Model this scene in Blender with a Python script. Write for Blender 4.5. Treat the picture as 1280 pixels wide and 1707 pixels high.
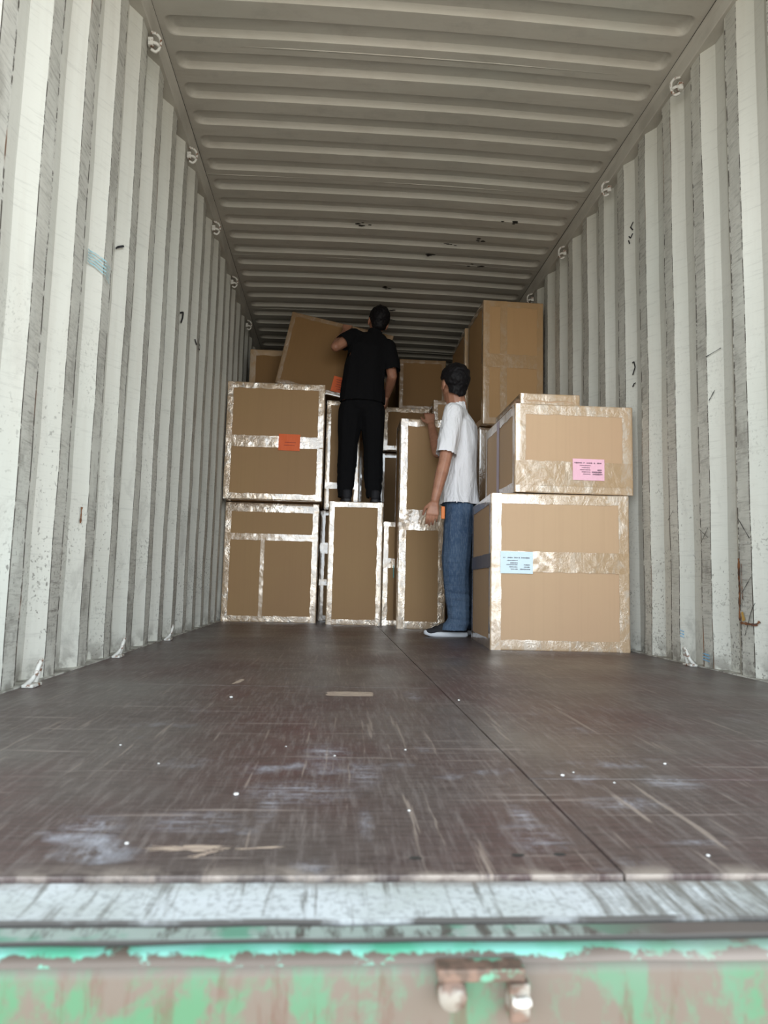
import bpy, bmesh, math, random
from mathutils import Vector, Matrix, noise
for o in list(bpy.data.objects): bpy.data.objects.remove(o, do_unlink=True)
S = bpy.context.scene
COL = S.collection
random.seed(7)
pi = math.pi

# ------------------------------------------------------------------ camera
CAM = (-0.3189, 0.0, 0.3027); YAW, PITCH, ROLL, FPX = 0.0669, 0.1028, 0.0235, 1173.1
def cam_axes():
    f = Vector((math.sin(YAW)*math.cos(PITCH), math.cos(YAW)*math.cos(PITCH), math.sin(PITCH)))
    r0 = Vector((math.cos(YAW), -math.sin(YAW), 0)); u0 = r0.cross(f)
    return r0*math.cos(ROLL)+u0*math.sin(ROLL), -r0*math.sin(ROLL)+u0*math.cos(ROLL), f
cr, cu, cf = cam_axes()
cd = bpy.data.cameras.new('camera'); cam = bpy.data.objects.new('camera', cd); COL.objects.link(cam)
cam.matrix_world = Matrix(((cr.x, cu.x, -cf.x, CAM[0]), (cr.y, cu.y, -cf.y, CAM[1]), (cr.z, cu.z, -cf.z, CAM[2]), (0, 0, 0, 1)))
cd.sensor_fit = 'HORIZONTAL'; cd.sensor_width = 36.0; cd.lens = 36.0*FPX/1280.0
cd.clip_start = 0.01; cd.clip_end = 200
cd.dof.use_dof = True; cd.dof.focus_distance = 4.2; cd.dof.aperture_fstop = (cd.lens/1000.0)/0.0042
S.camera = cam

# ------------------------------------------------------------------ world: overcast daylight, ground below
SKY = (0.84, 0.93, 1.0); GROUND = (0.72, 0.67, 0.58)
SKY_STRENGTH = 1.0; GROUND_STRENGTH = 0.42
W = bpy.data.worlds.new('world'); S.world = W; W.use_nodes = True
nt = W.node_tree; nt.nodes.clear()
wo = nt.nodes.new('ShaderNodeOutputWorld'); bg = nt.nodes.new('ShaderNodeBackground')
tc = nt.nodes.new('ShaderNodeTexCoord'); sx = nt.nodes.new('ShaderNodeSeparateXYZ'); rp = nt.nodes.new('ShaderNodeValToRGB')
mr = nt.nodes.new('ShaderNodeMapRange'); mr.inputs['From Min'].default_value = -1; mr.inputs['From Max'].default_value = 1
nt.links.new(tc.outputs['Generated'], sx.inputs[0]); nt.links.new(sx.outputs['Z'], mr.inputs['Value'])
nt.links.new(mr.outputs[0], rp.inputs[0])
e = rp.color_ramp.elements
e[0].position = 0.0; e[0].color = tuple(c*GROUND_STRENGTH*0.7 for c in GROUND)+(1,)
a = e.new(0.30); a.color = tuple(c*GROUND_STRENGTH for c in GROUND)+(1,)
a = e.new(0.42); a.color = tuple(c*GROUND_STRENGTH*2.2 for c in GROUND)+(1,)
e[1].position = 1.0; e[1].color = tuple(c*.22 for c in SKY)+(1,)   # overhead sky dimmed to tone down the sill, as an invented canopy would
a = e.new(0.485); a.color = (1.12, 1.08, .98, 1)
a = e.new(0.515); a.color = tuple(c*1.6 for c in SKY)+(1,)
a = e.new(0.70); a.color = tuple(c*1.6 for c in SKY)+(1,)
a = e.new(0.80); a.color = tuple(c*.25 for c in SKY)+(1,)
nt.links.new(rp.outputs[0], bg.inputs[0]); bg.inputs[1].default_value = 4.0*SKY_STRENGTH
nt.links.new(bg.outputs[0], wo.inputs[0])

# the open doorway of the container as a light portal (guides sampling of the sky only)
pl = bpy.data.lights.new('doorway_portal', 'AREA'); pl.shape = 'RECTANGLE'; pl.size = 2.44; pl.size_y = 2.80
pl.cycles.is_portal = True
po = bpy.data.objects.new('doorway_portal', pl); COL.objects.link(po)
po.location = (0, 0.60, 1.33); po.rotation_euler = (pi/2, 0, 0)

S.view_settings.view_transform = 'Standard'; S.view_settings.look = 'None'
S.view_settings.gamma = 1.0; S.view_settings.use_curve_mapping = False
S.view_settings.exposure = 0.13
try:
    S.cycles.max_bounces = 14; S.cycles.diffuse_bounces = 10; S.cycles.glossy_bounces = 6
except Exception: pass

# ------------------------------------------------------------------ material helper
class M_:
    def __init__(s, name, rough=0.6, color=(.5, .5, .5), metal=0.0, spec=0.5):
        s.m = bpy.data.materials.new(name); s.m.use_nodes = True; s.t = s.m.node_tree
        s.b = s.t.nodes['Principled BSDF']; s.b.inputs['Roughness'].default_value = rough
        s.b.inputs['Base Color'].default_value = tuple(color)+(1,); s.b.inputs['Metallic'].default_value = metal
        s.b.inputs['Specular IOR Level'].default_value = spec
        s.co = s.t.nodes.new('ShaderNodeTexCoord').outputs['Object']; s.bump_prev = None
    def n(s, k): return s.t.nodes.new(k)
    def l(s, a, b): s.t.links.new(a, b)
    def noise(s, scale=5, detail=4, stretch=(1, 1, 1), rot=(0, 0, 0), loc=(0, 0, 0), rough=.55, dist=0, co=None):
        mp = s.n('ShaderNodeMapping'); mp.inputs['Scale'].default_value = stretch; mp.inputs['Rotation'].default_value = rot
        mp.inputs['Location'].default_value = loc
        s.l(co or s.co, mp.inputs[0]); t = s.n('ShaderNodeTexNoise'); t.inputs['Scale'].default_value = scale
        t.inputs['Detail'].default_value = detail; t.inputs['Roughness'].default_value = rough; t.inputs['Distortion'].default_value = dist
        s.l(mp.outputs[0], t.inputs['Vector']); return t.outputs['Fac']
    def ramp(s, src, lo, hi, a=0.0, b=1.0):
        r = s.n('ShaderNodeMapRange'); r.inputs['From Min'].default_value = lo; r.inputs['From Max'].default_value = hi
        r.inputs['To Min'].default_value = a; r.inputs['To Max'].default_value = b; r.clamp = True
        s.l(src, r.inputs['Value']); return r.outputs[0]
    def math(s, op, a, b=None):
        n = s.n('ShaderNodeMath'); n.operation = op
        for i, v in enumerate((a, b)):
            if v is None: continue
            if isinstance(v, (int, float)): n.inputs[i].default_value = v
            else: s.l(v, n.inputs[i])
        return n.outputs[0]
    def mix(s, fac, a, b):
        n = s.n('ShaderNodeMix'); n.data_type = 'RGBA'
        if isinstance(fac, (int, float)): n.inputs['Factor'].default_value = fac
        else: s.l(fac, n.inputs['Factor'])
        for k, v in ((6, a), (7, b)):
            if isinstance(v, (tuple, list)): n.inputs[k].default_value = tuple(v)[:3]+(1,)
            else: s.l(v, n.inputs[k])
        return n.outputs[2]
    def col(s, c): s.l(c, s.b.inputs['Base Color']); return s
    def rough(s, r): s.l(r, s.b.inputs['Roughness']); return s
    def bump(s, h, strength=.3, dist=.01):
        n = s.n('ShaderNodeBump'); n.inputs['Strength'].default_value = strength; n.inputs['Distance'].default_value = dist
        s.l(h, n.inputs['Height'])
        if s.bump_prev: s.l(s.bump_prev, n.inputs['Normal'])
        s.bump_prev = n.outputs[0]; s.l(n.outputs[0], s.b.inputs['Normal']); return s
    def xyz(s):
        n = s.n('ShaderNodeSeparateXYZ'); s.l(s.co, n.inputs[0]); return n.outputs

MAT = {}
def paint(name, base=(.61, .60, .545), dirt=0.30, scratch=False, spots=True):
    m = M_(name, .55, base, spec=.35)
    big = m.noise(1.3, 5, (1, 1, .5))
    c = m.mix(m.ramp(big, .35, .7), base, tuple(x*y for x, y in zip(base, (.86, .87, .86))))
    drip = m.noise(5, 6, (1, 5, .22), loc=(2, 9, 1), rough=.6); c = m.mix(m.ramp(drip, .48, .68, 0, .45), c, tuple(x*y for x, y in zip(base, (.80, .78, .76))))
    tint = m.noise(2.2, 3, (1, 1, .35), loc=(9, 3, 1))
    c = m.mix(m.ramp(tint, .5, .75, 0, .5), c, (base[0]*.93, base[1]*.99, base[2]*1.0))
    z = m.xyz()[2]
    low = m.ramp(z, 0.0, 1.6, 1, 0)
    sc = m.noise(5, 7, (1, 1.5, 14), rot=(.9, 0, 0), rough=.7)
    c = m.mix(m.math('MULTIPLY', m.ramp(sc, .555, .66), dirt*.85), c, (.30, .29, .27))
    sc2 = m.noise(6, 7, (1, 1.3, 18), rot=(.15, 0, 0), rough=.7, loc=(4, 8, 2))
    c = m.mix(m.math('MULTIPLY', m.ramp(sc2, .57, .67), dirt*.75), c, (.28, .27, .25))
    if scratch:
        fog = m.noise(3.2, 6, (1, 1, .9), loc=(1, 5, 7))
        f1 = m.math('MULTIPLY', m.ramp(fog, .36, .66), .55)
        c = m.mix(f1, c, (.33, .315, .28))
        h = m.noise(7, 9, (1, 2, 16), rot=(.7, 0, 0), rough=.8, loc=(3, 1, 5))
        c = m.mix(m.math('MULTIPLY', m.ramp(h, .51, .60), m.ramp(fog, .38, .62, .05, .72)), c, (.16, .15, .13))
        h = m.noise(9, 8, (1, 2, 22), rot=(-.5, 0, 0), rough=.75, loc=(7, 1, 2))
        c = m.mix(m.math('MULTIPLY', m.ramp(h, .54, .62), .45), c, (.56, .55, .51))
        bl_ = m.noise(5, 7, (1, 1, .7), loc=(8, 8, 1), rough=.7)
        c = m.mix(m.math('MULTIPLY', m.ramp(bl_, .54, .66), m.ramp(z, 0, 2.2, .75, .15)), c, (.15, .14, .12))
    if spots:
        sp = m.noise(85, 3, (1, 1, .8)); gate = m.math('MULTIPLY', m.ramp(m.noise(2.5, 2, loc=(2, 2, 9)), .48, .6), low)
        c = m.mix(m.math('MULTIPLY', m.ramp(sp, .62, .66), m.math('MULTIPLY', gate, .8)), c, (.09, .08, .07))
        sp2 = m.noise(110, 3, (1, 1, .8), loc=(3, 1, 1)); g2_ = m.math('MULTIPLY', m.ramp(m.noise(3.1, 4, loc=(7, 2, 4)), .52, .62), low)
        c = m.mix(m.math('MULTIPLY', m.ramp(sp2, .58, .63), m.math('MULTIPLY', g2_, .8)), c, (.12, .11, .095))
        sm = m.noise(4.2, 8, (1, 1.2, .8), loc=(9, 9, 2), rough=.7, dist=.6); c = m.mix(m.math('MULTIPLY', m.ramp(sm, .55, .66), m.math('MULTIPLY', low, .55)), c, (.30, .29, .265))
        ft = m.ramp(z, .0, .10, 1, 0); c = m.mix(m.math('MULTIPLY', ft, m.ramp(m.noise(16, 6), .46, .58, 0, .75)), c, (.15, .135, .115))
    m.col(c); m.bump(m.noise(25, 4), .12, .002); m.bump(m.noise(2.5, 3), .35, .012)
    return m.m
MAT['wall'] = paint('cream_container_paint')
MAT['scuff'] = paint('scuffed_container_paint', dirt=.9, scratch=True)
m = M_('worn_fold_edge', .6); k = m.noise(14, 7, (1, 1, 1.4), rough=.8)
lowz = m.ramp(m.xyz()[2], 0, 2.4, .05, -.03)
c = m.mix(m.ramp(m.math('ADD', k, lowz), .46, .52), (.54, .53, .48), (.075, .065, .055))
c = m.mix(m.ramp(m.noise(3, 4, (1, 1, .8), loc=(5, 5, 5)), .62, .72), c, (.20, .085, .035)); m.col(c); MAT['edge'] = m.m
MAT['roof'] = paint('roof_panel_paint', base=(.53, .505, .455), dirt=.25, spots=False)
m = M_('roof_rail_paint', .55); m.col(m.mix(m.ramp(m.noise(6, 5, (1, .5, 1)), .45, .7), (.50, .48, .43), (.36, .34, .30))); MAT['rail'] = m.m
m = M_('seam_grime', .9, (.03, .027, .023)); MAT['grime'] = m.m

# plywood floor
m = M_('container_plywood_floor', .5)
g1 = m.noise(3, 6, (1, .35, 1)); g2 = m.noise(2.2, 3, loc=(3, 3, 3))
fib = m.noise(10, 8, (9, .7, 1), rough=.75); fib2 = m.noise(9, 8, (1.1, 16, 1), rough=.72, loc=(2, 2, 2)); fib3 = m.noise(8, 8, (11, .9, 1), rot=(0, 0, .45), rough=.75)
base = m.mix(m.ramp(g1, .40, .60), (.088, .044, .042), (.098, .078, .071))
base = m.mix(m.ramp(g2, .45, .68, 0, .75), base, (.115, .102, .093))
base = m.mix(m.ramp(fib2, .46, .58, 0, .62), base, (.038, .026, .025))
base = m.mix(m.ramp(fib, .50, .62, 0, .42), base, (.23, .20, .19))
base = m.mix(m.ramp(fib3, .54, .66, 0, .45), base, (.25, .215, .20))
fib4 = m.noise(14, 9, (1.3, 20, 1), rough=.8, loc=(6, 1, 1)); base = m.mix(m.ramp(fib4, .53, .63, 0, .4), base, (.22, .185, .175))
fib5 = m.noise(26, 9, (14, 1.2, 1), rough=.8, loc=(6, 1, 1)); base = m.mix(m.ramp(fib5, .52, .62, 0, .4), base, (.05, .035, .034))
def soft(x, y, sx_, sy_):
    mp = m.n('ShaderNodeMapping'); mp.inputs['Location'].default_value = (-x/sx_, -y/sy_, 0); mp.inputs['Scale'].default_value = (1/sx_, 1/sy_, 0)
    m.l(m.co, mp.inputs[0]); v = m.n('ShaderNodeVectorMath'); v.operation = 'LENGTH'; m.l(mp.outputs[0], v.inputs[0]); return m.ramp(v.outputs['Value'], 1.0, .15)
chalk = None
for q in ((-.265, 1.165, .035, .11), (-.325, 1.30, .05, .09), (-.36, 1.066, .10, .07), (-.489, .936, .075, .05), (-.066, .882, .05, .06), (.101, 1.014, .07, .045), (.23, 1.125, .06, .05), (-.607, .914, .05, .06), (-.335, .79, .03, .03), (-.27, .93, .012, .07), (-.06, .96, .02, .06), (.128, .862, .05, .012), (-.095, 1.97, .03, .10), (-.40, 1.02, .02, .12)):
    t_ = soft(*q); chalk = t_ if chalk is None else m.math('MAXIMUM', chalk, t_)
cf_ = m.noise(30, 9, (1.6, .7, 1), rough=.85, loc=(2, 7, 0)); cf2_ = m.noise(24, 9, (.3, 5, 1), rough=.85, loc=(5, 7, 0))
base = m.mix(m.math('MULTIPLY', chalk, m.math('MAXIMUM', m.ramp(cf_, .50, .63, 0, .7), m.ramp(cf2_, .50, .60, 0, .9))), base, (.46, .47, .53))
# pale worn patches and chalky scrapes near the doorway
yy = m.xyz()[1]; near = m.ramp(yy, .8, 1.9, 1, 0)
pt = m.noise(4.5, 5, (1, 1.2, 1), loc=(6.3, 1.1, 0)); ptf = m.noise(26, 8, (1.0, .5, 1), rough=.8)
f = m.math('MULTIPLY', m.math('MULTIPLY', m.ramp(pt, .60, .70), m.ramp(ptf, .42, .62)), near)
base = m.mix(f, base, (.42, .44, .50))
sc = m.noise(3.6, 7, (14, .6, 1), rot=(0, 0, -.35), rough=.6, loc=(1, 2, 0)); base = m.mix(m.math('MULTIPLY', m.ramp(sc, .61, .65), m.ramp(near, 0, 1, .2, .6)), base, (.40, .33, .28))
sc = m.noise(3.0, 7, (.6, 14, 1), rot=(0, 0, .06), rough=.6, loc=(8, 2, 0)); base = m.mix(m.math('MULTIPLY', m.ramp(sc, .61, .65), m.ramp(near, 0, 1, .2, .6)), base, (.38, .32, .29))
ed = m.math('MULTIPLY', m.ramp(yy, .768, .80, 1, 0), m.ramp(m.noise(18, 5), .45, .6)); base = m.mix(ed, base, (.34, .29, .25))
m.col(base); m.rough(m.ramp(g2, .3, .7, .50, .36)); m.bump(fib2, .25, .0015); m.bump(fib, .2, .001); MAT['floor'] = m.m
m = M_('bare_wood_scrape', .7); m.col(m.mix(m.ramp(m.noise(30, 5, (1, 8, 1)), .4, .6), (.50, .40, .31), (.30, .23, .19))); MAT['scrape'] = m.m
m = M_('white_flake', .7, (.85, .85, .84)); MAT['flake'] = m.m

# door sill steels
m = M_('worn_pale_sill_steel', .45); st = m.noise(9, 8, (9, .6, 1), rot=(0, 0, .12), rough=.7); bl = m.noise(5, 5, (1, 1.5, 1)); fine = m.noise(150, 5)
c = m.mix(m.ramp(bl, .40, .62), (.58, .62, .64), (.47, .51, .50))
c = m.mix(m.ramp(fine, .50, .62, 0, .5), c, (.24, .255, .26))
c = m.mix(m.ramp(st, .54, .66, 0, .8), c, (.12, .115, .10))
xx = m.xyz()
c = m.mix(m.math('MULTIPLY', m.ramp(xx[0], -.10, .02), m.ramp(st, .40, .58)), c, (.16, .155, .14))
c = m.mix(m.math('MULTIPLY', m.ramp(m.noise(7, 2, (1, .2, 1), loc=(2, 0, 0)), .58, .66), m.math('MULTIPLY', m.ramp(xx[0], -.12, -.05), m.ramp(xx[1], .705, .695))), c, (.62, .36, .10))
c = m.mix(m.math('MULTIPLY', m.ramp(xx[1], .745, .768), m.ramp(m.noise(30, 6), .35, .55)), c, (.17, .14, .12))
c = m.mix(m.math('MULTIPLY', m.ramp(xx[1], .6885, .6855), m.ramp(m.noise(12, 5, (1, 1, 1), loc=(1, 6, 0)), .35, .5, .4, 1)), c, (.08, .075, .07)); m.col(c); m.bump(fine, .3, .002); MAT['sill'] = m.m
m = M_('green_white_step', .5); k = m.noise(30, 7, (2, .5, 1), rough=.7)
c = m.mix(m.ramp(k, .42, .52), (.09, .085, .075), (.30, .36, .33)); c = m.mix(m.ramp(m.noise(12, 4, loc=(4, 4, 0)), .52, .6), c, (.12, .28, .20))
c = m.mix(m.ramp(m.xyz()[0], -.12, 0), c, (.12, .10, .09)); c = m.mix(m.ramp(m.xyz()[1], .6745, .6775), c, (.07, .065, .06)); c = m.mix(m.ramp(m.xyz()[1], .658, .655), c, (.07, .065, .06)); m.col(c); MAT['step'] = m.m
m = M_('turquoise_lip_paint', .45); k = m.noise(22, 7, (1.2, 1, 2), rough=.7)
c = m.mix(m.ramp(m.noise(14, 3), .4, .6), (.07, .31, .20), (.17, .42, .36))
y_ = m.xyz()[1]; bias = m.ramp(y_, .632, .640, -.09, .11)
c = m.mix(m.ramp(m.math('ADD', k, bias), .46, .52, 1, 0), c, (.085, .065, .052))
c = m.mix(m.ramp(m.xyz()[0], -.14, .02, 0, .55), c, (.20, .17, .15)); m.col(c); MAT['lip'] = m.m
m = M_('chipped_green_steel', .6); k = m.noise(11, 9, (1.6, 1, .9), rough=.72, dist=.3); k2 = m.noise(22, 8, (2.2, 1, .3), rough=.7, loc=(4, 4, 4))
c = m.mix(m.ramp(m.noise(6, 3), .4, .65), (.060, .165, .085), (.090, .165, .110))
c = m.mix(m.ramp(k, .45, .55), c, (.125, .10, .08)); c = m.mix(m.ramp(k2, .54, .64, 0, .7), c, (.10, .05, .035))
c = m.mix(m.ramp(m.xyz()[2], -.026, -.016, 0, .85), c, (.135, .12, .105)); m.col(c); m.bump(k, .3, .003); MAT['green'] = m.m
m = M_('rusty_keeper_steel', .6); k = m.noise(45, 6)
c = m.mix(m.ramp(k, .42, .55), (.16, .10, .075), (.09, .06, .045)); c = m.mix(m.ramp(m.noise(30, 3, loc=(1, 1, 2)), .54, .6), c, (.10, .27, .18))
c = m.mix(m.ramp(m.noise(22, 3, loc=(3, 1, 2)), .55, .62), c, (.26, .24, .21)); m.col(c); m.bump(k, .4, .002); MAT['keeper'] = m.m
m = M_('painted_ring_steel', .45); m.col(m.mix(m.ramp(m.noise(60, 4), .55, .62), (.62, .61, .57), (.20, .10, .06))); MAT['ring'] = m.m
m = M_('rust_stain', .85); k = m.noise(30, 6); m.col(m.mix(m.ramp(k, .42, .6), (.22, .085, .03), (.05, .022, .015))); MAT['rust'] = m.m
MAT['rust_yellow'] = M_('ochre_rust', .85, (.42, .25, .06)).m
MAT['ink'] = M_('black_marker_ink', .6, (.015, .015, .018)).m
MAT['blue_smear'] = M_('blue_paint_smear', .6, (.27, .47, .52)).m
MAT['blue_ink'] = M_('blue_ink_smudge', .6, (.20, .40, .58)).m

# cardboard and tape
def card(name, c1, c2):
    m = M_(name, .62, c1, spec=.25)
    a_ = m.noise(1.4, 3); b_ = m.noise(5, 3, (12, 12, .15)); s_ = m.noise(60, 3, (1, 1, .3))
    c = m.mix(m.ramp(a_, .35, .65), c1, c2); c = m.mix(m.ramp(b_, .5, .7, 0, .25), c, tuple(v*.86 for v in c1))
    m.col(c); m.bump(b_, .15, .002); m.bump(s_, .05, .0008); return m.m
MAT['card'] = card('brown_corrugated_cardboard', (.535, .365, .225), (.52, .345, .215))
MAT['card_shaded'] = card('shade_darkened_olive_cardboard', (.36, .222, .103), (.345, .205, .100))  # olive brown with the light falloff darkened into the base colour
MAT['card_deep_shaded'] = card('deep_shade_darkened_cardboard', (.245, .135, .05), (.235, .128, .047))  # rear cartons: stronger light falloff put into the cardboard colour
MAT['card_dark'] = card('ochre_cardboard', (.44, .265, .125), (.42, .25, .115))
def tape(name, c1, white, rough=.13, bs=1.0, met=.65):
    m = M_(name, rough, c1, spec=1.0)
    cr_ = m.noise(22, 6, (1.6, 1.6, .8), rough=.65, dist=.6); cr2 = m.noise(8, 4, dist=1.2); gr = m.noise(240, 3)
    air = m.noise(13, 6, (1, 1, .6), rough=.7, dist=.8, loc=(3, 3, 3))
    m.col(m.mix(m.ramp(air, .50, .60, 0, white), c1, (.80, .75, .68)))
    m.b.inputs['Coat Weight'].default_value = 1.0; m.b.inputs['Coat Roughness'].default_value = .06; m.b.inputs['Coat IOR'].default_value = 1.7
    m.b.inputs['Metallic'].default_value = .0
    m.l(m.ramp(air, .44, .60, .0, met), m.b.inputs['Metallic'])
    m.bump(cr2, .55*bs, .02); m.bump(cr_, .55*bs, .008); m.bump(gr, .25*bs, .0012); return m.m
MAT['tape'] = tape('crinkled_clear_packing_tape', (.50, .36, .23), .75)
MAT['tape_clear'] = tape('glossy_clear_packing_tape', (.53, .375, .235), .40, .10, .8, met=.12)
MAT['tape_flat'] = tape('smooth_clear_packing_tape', (.48, .325, .185), .25, .2, .45, met=.15)
MAT['tape_brown'] = tape('brown_packing_tape', (.42, .26, .125), .12, .25, .3, met=.06)
MAT['tape_shaded'] = tape('shade_darkened_packing_tape', (.29, .18, .09), .12, .2, .5, met=.10)  # tape copy with the shade of gaps and rear put into its colour
for nm, c1 in (('pink', (.86, .50, .60)), ('bluewhite', (.66, .80, .86)), ('orange', (.80, .13, .02)), ('teal', (.16, .45, .45)), ('lilac', (.50, .42, .50)), ('slate', (.13, .13, .17))):
    MAT[nm] = M_(nm+'_paper', .5, c1, spec=.35).m
MAT['print'] = M_('printed_ink', .6, (.10, .07, .10)).m
MAT['print_red'] = M_('printed_dark_red_ink', .6, (.30, .03, .02)).m

# people
m = M_('skin', .5); m.col(m.mix(m.ramp(m.noise(20, 4), .4, .62), (.42, .205, .13), (.34, .155, .095))); m.b.inputs['Subsurface Weight'].default_value = .08
m.b.inputs['Subsurface Scale'].default_value = .01; m.bump(m.noise(120, 3), .1, .001); MAT['skin'] = m.m
m = M_('black_hair', .6, (.007, .006, .007), spec=.2); m.bump(m.noise(90, 4, (1, 1, .3)), .6, .004); MAT['hair'] = m.m
m = M_('white_cotton', .85, (.83, .83, .86), spec=.2); m.bump(m.noise(7, 4, (1, 1, .35), dist=1.2), .8, .05); m.bump(m.noise(300, 2), .08, .0006); MAT['white'] = m.m
m = M_('black_cotton', .95, (.008, .008, .009), spec=.12); m.bump(m.noise(7, 4, (1, 1, .4), dist=.8), .4, .02); MAT['black'] = m.m
m = M_('blue_denim', .85, spec=.15); k = m.noise(4, 5, (1, 1, .5)); w_ = m.noise(160, 3, (1, 1, .2)); hz = m.noise(16, 4, (.6, .6, 3), dist=.5)
c = m.mix(m.ramp(k, .38, .64), (.050, .085, .150), (.095, .145, .225)); c = m.mix(m.ramp(w_, .45, .6, 0, .35), c, (.17, .22, .30))
m.col(c); m.bump(hz, .5, .015); m.bump(w_, .2, .0008); MAT['denim'] = m.m
MAT['shoe'] = M_('black_knit_shoe', .8, (.018, .018, .022)).m
MAT['sole'] = M_('pale_rubber_sole', .5, (.62, .64, .68)).m
MAT['orange_thing'] = M_('orange_plastic', .5, (.75, .20, .03)).m
MAT['dark_sole'] = M_('dark_rubber_sole', .7, (.05, .05, .055)).m
MAT['eye'] = M_('eye', .2, (.04, .03, .03)).m

# ------------------------------------------------------------------ object helpers
def mesh_obj(name, verts, faces, mat, parent=None, smooth=False, mats=None, mi=None):
    me = bpy.data.meshes.new(name); me.from_pydata([tuple(v) for v in verts], [], faces)
    for mm in (mats or [mat]): me.materials.append(mm)
    if mi: me.polygons.foreach_set('material_index', mi)
    if smooth: me.polygons.foreach_set('use_smooth', [True]*len(me.polygons))
    me.update(); o = bpy.data.objects.new(name, me); COL.objects.link(o)
    if parent: o.parent = parent
    return o
def bm_obj(name, bm, mat, parent=None, smooth=False):
    me = bpy.data.meshes.new(name); bm.to_mesh(me); bm.free(); me.materials.append(mat)
    if smooth: me.polygons.foreach_set('use_smooth', [True]*len(me.polygons))
    o = bpy.data.objects.new(name, me); COL.objects.link(o)
    if parent: o.parent = parent
    return o
def thing(name, label, cat, loc=(0, 0, 0), rot=(0, 0, 0), group=None):
    o = bpy.data.objects.new(name, None); COL.objects.link(o); o.location = loc; o.rotation_euler = rot
    o.empty_display_size = .1; o['label'] = label; o['category'] = cat
    if group: o['group'] = group
    return o
def struct(o): o['kind'] = 'structure'; return o
def add_box(bm, lo, hi, bevel=0):
    r = bmesh.ops.create_cube(bm, size=1.0); vs = r['verts']
    for v in vs: v.co = Vector([lo[i]+(v.co[i]+.5)*(hi[i]-lo[i]) for i in range(3)])
    if bevel:
        es = list({e for v in vs for e in v.link_edges}); bmesh.ops.bevel(bm, geom=es, offset=bevel, segments=2, affect='EDGES', profile=.6)
def tube(bm, pts, r, seg=8, flat=1.0, closed=False):
    pts = [Vector(p) for p in pts]; rings = []
    n = len(pts); up = Vector((0.3, .2, 1)).normalized()
    for i, p in enumerate(pts):
        a_ = pts[(i-1) % n] if closed or i > 0 else p; b_ = pts[(i+1) % n] if closed or i < n-1 else p
        t = (b_-a_).normalized(); s_ = t.cross(up)
        if s_.length < 1e-3: s_ = t.cross(Vector((1, 0, 0)))
        s_.normalize(); u_ = s_.cross(t)
        rings.append([bm.verts.new(p+(s_*math.cos(2*pi*k/seg)+u_*math.sin(2*pi*k/seg)*flat)*r) for k in range(seg)])
    for i in range(n if closed else n-1):
        A, B = rings[i], rings[(i+1) % n]
        for k in range(seg): bm.faces.new((A[k], A[(k+1) % seg], B[(k+1) % seg], B[k]))
    if not closed: bm.faces.new(rings[0][::-1]); bm.faces.new(rings[-1])

# ------------------------------------------------------------------ container shell
WI, WO, ZT, ZR = 1.176, 1.212, 2.605, 2.69
Y0, Y1 = 0.70, 12.6; PITCHW = .2725
def prof(side):
    ph = 2.202 if side < 0 else 2.440
    fl = .083
    segs = [(0, WI, 'e'), (.006, WI, 's'), (fl-.007, WI, 'e'), (fl, WI, 'c'), (.150, WO, 'c'), (.212, WO, 'c')]
    out = []; k = -6
    while True:
        for dy, x, mm in segs:
            y = ph+k*PITCHW+dy
            if y > Y1: return out
            if y >= Y0: out.append((y, x, mm))
        k += 1
PR = {-1: prof(-1), 1: prof(1)}
def wallx(side, y):
    P = PR[side]
    for (y0, x0, _), (y1, x1, _) in zip(P, P[1:]):
        if y0 <= y <= y1: return x0+(x1-x0)*(y-y0)/(y1-y0)
    return WI
for side, nm in ((-1, 'wall_left'), (1, 'wall_right')):
    P = PR[side]; NZ = 44; V = []; F = []; MI = []
    for j in range(NZ+1):
        z = ZT*j/NZ
        for (y, x, _) in P:
            w = noise.noise(Vector((y*1.6, z*1.1, side*7)))*.007 + noise.noise(Vector((y*5, z*3.3, side*3)))*.0035
            wy = noise.noise(Vector((y*2.1, z*1.6, side*11)))*.007+noise.noise(Vector((y*7, z*6, side*5)))*.0025
            V.append((side*(x+abs(w)), y+wy, z))
    n = len(P); idx = {'c': 0, 's': 1, 'e': 2}
    for j in range(NZ):
        for i in range(n-1):
            q = (j*n+i, j*n+i+1, (j+1)*n+i+1, (j+1)*n+i); F.append(q if side > 0 else q[::-1]); MI.append(idx[P[i][2]])
    struct(mesh_obj(nm, V, F, None, mats=[MAT['wall'], MAT['scuff'], MAT['edge']], mi=MI))
    s = side
    # top rail: flange over the corrugation and rail face
    V = []; F = []; pr = [(WO+.03, ZT+.012), (WO+.03, ZT), (1.163, ZT), (1.160, ZT+.004), (1.1560, ZR-.03), (1.150, ZR-.012), (1.150, ZR+.01), (WO+.03, ZR+.01)]
    for y in (Y0, Y1): V += [(s*x, y, z) for x, z in pr]
    k_ = len(pr)
    for i in range(k_): q = (i, (i+1) % k_, k_+(i+1) % k_, k_+i); F.append(q)
    struct(mesh_obj('trim_1' if s < 0 else 'trim_2', V, F, MAT['rail']))
    bm = bmesh.new(); add_box(bm, (min(s*1.1492, s*1.1535), Y0, ZR-.004), (max(s*1.1492, s*1.1535), Y1, ZR+.003))
    struct(bm_obj('trim_3' if s < 0 else 'trim_4', bm, MAT['grime']))
    # steel cover strip along the floor
    bm = bmesh.new(); add_box(bm, (min(s*1.166, s*1.24), Y0, -.03), (max(s*1.166, s*1.24), Y1, .004)); struct(bm_obj('baseboard_left' if s < 0 else 'baseboard_right', bm, MAT['scuff']))
bm = bmesh.new(); add_box(bm, (-1.25, Y1-.01, -.02), (1.25, Y1+.03, 2.75)); struct(bm_obj('wall_back', bm, MAT['wall']))

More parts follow.
